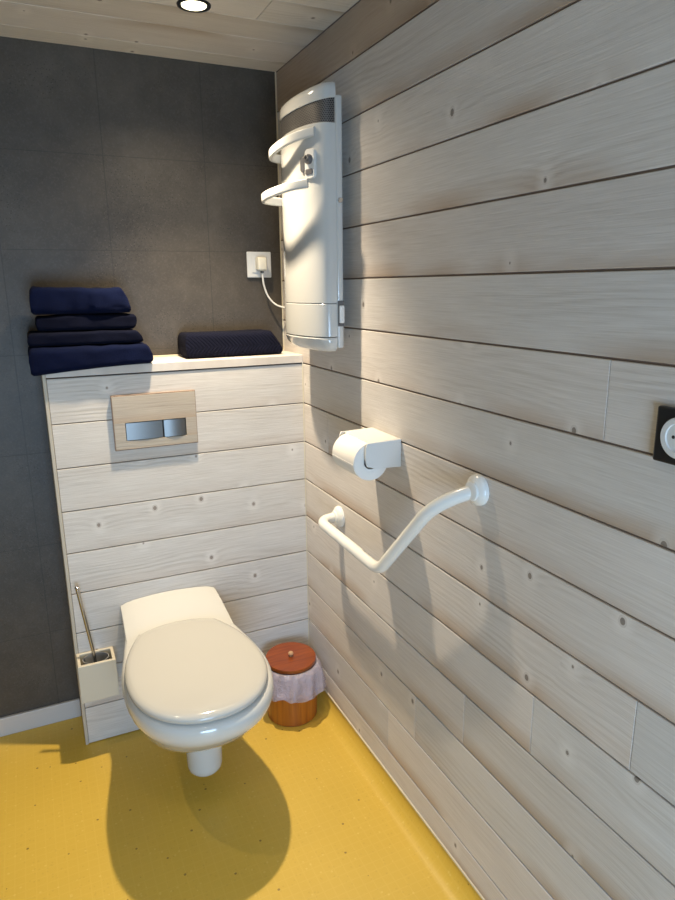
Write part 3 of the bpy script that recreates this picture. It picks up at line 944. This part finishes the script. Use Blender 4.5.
sh = []
for k in range(10):
    t = k / 9; a = pi * 1.02 + 0.55 * t
    sh.append((RC[0] + (RR + .0008) * cos(a), RC[1] + (RR + .0008) * sin(a)))
loft(bm, [[Vector((x, y, z)) for x, z in sh + [(x + .0005, z + .0006) for x, z in reversed(sh)]] for y in (-0.641, -0.514)])
obj('loose_sheet', fix(bm), M['paper'], rl)

# ------------------------------------------------------------------ angled grab bar
gb = thing('grab_bar', 'white angled tubular grab bar fixed to the board wall below the paper holder', 'grab bar', (0, -0.63, 0.76))
XB = -0.076
path = fillet_path([(-0.006, -0.286, 0.762), (XB, -0.286, 0.762), (XB, -0.682, 0.756), (XB, -0.930, 1.012), (-0.006, -0.980, 1.044)], [0.056, 0.036, 0.075], 14)
bm = bmesh.new()
tube(bm, path, 0.0155, 24)
obj('bar', fix(bm), M['enamel'], gb, smooth=True)
for (y, z) in ((-0.286, 0.762), (-0.981, 1.045)):
    bm = bmesh.new()
    lathe(bm, (-0.0006, y, z), (-1, 0, 0), [(0.034, 0), (0.034, .005), (0.032, .010), (0.026, .015), (0.0225, .017), (0.0215, .0175), (0.0205, .022), (0.0165, .024)], 40)
    obj('flange', fix(bm), M['enamel'], gb, smooth=True)

# ------------------------------------------------------------------ black framed socket at the right edge
bs = thing('wall_socket', 'black square framed socket with round white centre at the right of the board wall', 'socket', (0, -1.442, 1.251))
bm = bmesh.new(); box(bm, -0.010, -0.0004, -1.483, -1.400, 1.210, 1.292, 0.003)
obj('frame', bm, M['darkplastic'], bs)
bm = bmesh.new(); lathe(bm, (-0.0098, -1.4415, 1.251), (-1, 0, 0), [(0.0300, 0), (0.0300, .0020), (0.0290, .0030), (0.0215, .0030), (0.0205, .0006), (0.0, .0006)], 48)
obj('round_insert', fix(bm), M['plastic'], bs, smooth=True)
bm = bmesh.new()
for dy in (-0.0095, 0.0095): lathe(bm, (-0.0102, -1.4415 + dy, 1.251), (-1, 0, 0), [(0.0026, 0), (0.0026, .0006), (0, .0006)], 14)
obj('pin_hole', fix(bm), M['dark'], bs)

# ------------------------------------------------------------------ recessed ceiling spotlights
def spot(x, y, power, label, radius):
    s = thing('ceiling_spotlight', label, 'spotlight', (x, y, H), 'recessed ceiling spotlights')
    bm = bmesh.new()
    lathe(bm, (x, y, H - 0.0004), (0, 0, -1), [(0.031, 0), (0.031, .0015), (0.036, .0042), (0.041, .0030), (0.042, .0)], 56)
    bm.faces.ensure_lookup_table()
    obj('ring', fix(bm), M['darkplastic'], s, smooth=True)
    bm = bmesh.new()
    lathe(bm, (x, y, H - 0.0006), (0, 0, -1), [(0.0305, 0), (0.0305, .0022), (0.026, .0032), (0.0, .0036)], 48)
    obj('lens', fix(bm), M['bulb'], s, smooth=True)
    for nm, e, size in (('beam_lamp', power * BEAM, 88), ('spill_lamp', power * SPILL, 142)):
        l = bpy.data.lights.new(nm, 'SPOT'); l.energy = e; l.color = WARM
        l.spot_size = R(size); l.spot_blend = 1.0; l.shadow_soft_size = radius
        lo = bpy.data.objects.new(nm, l); lo.location = (0, 0.022, -0.03); lo.parent = s
        COL.objects.link(lo)
spot(*SPOT_A, POWER_A, 'lit recessed spotlight with dark ring in the whitewashed board ceiling', 0.022)
spot(*SPOT_C, POWER_C, 'recessed spotlight in the ceiling near the left wall', 0.022)
spot(*SPOT_D, POWER_D, 'recessed spotlight in the ceiling behind the viewpoint', 0.022)
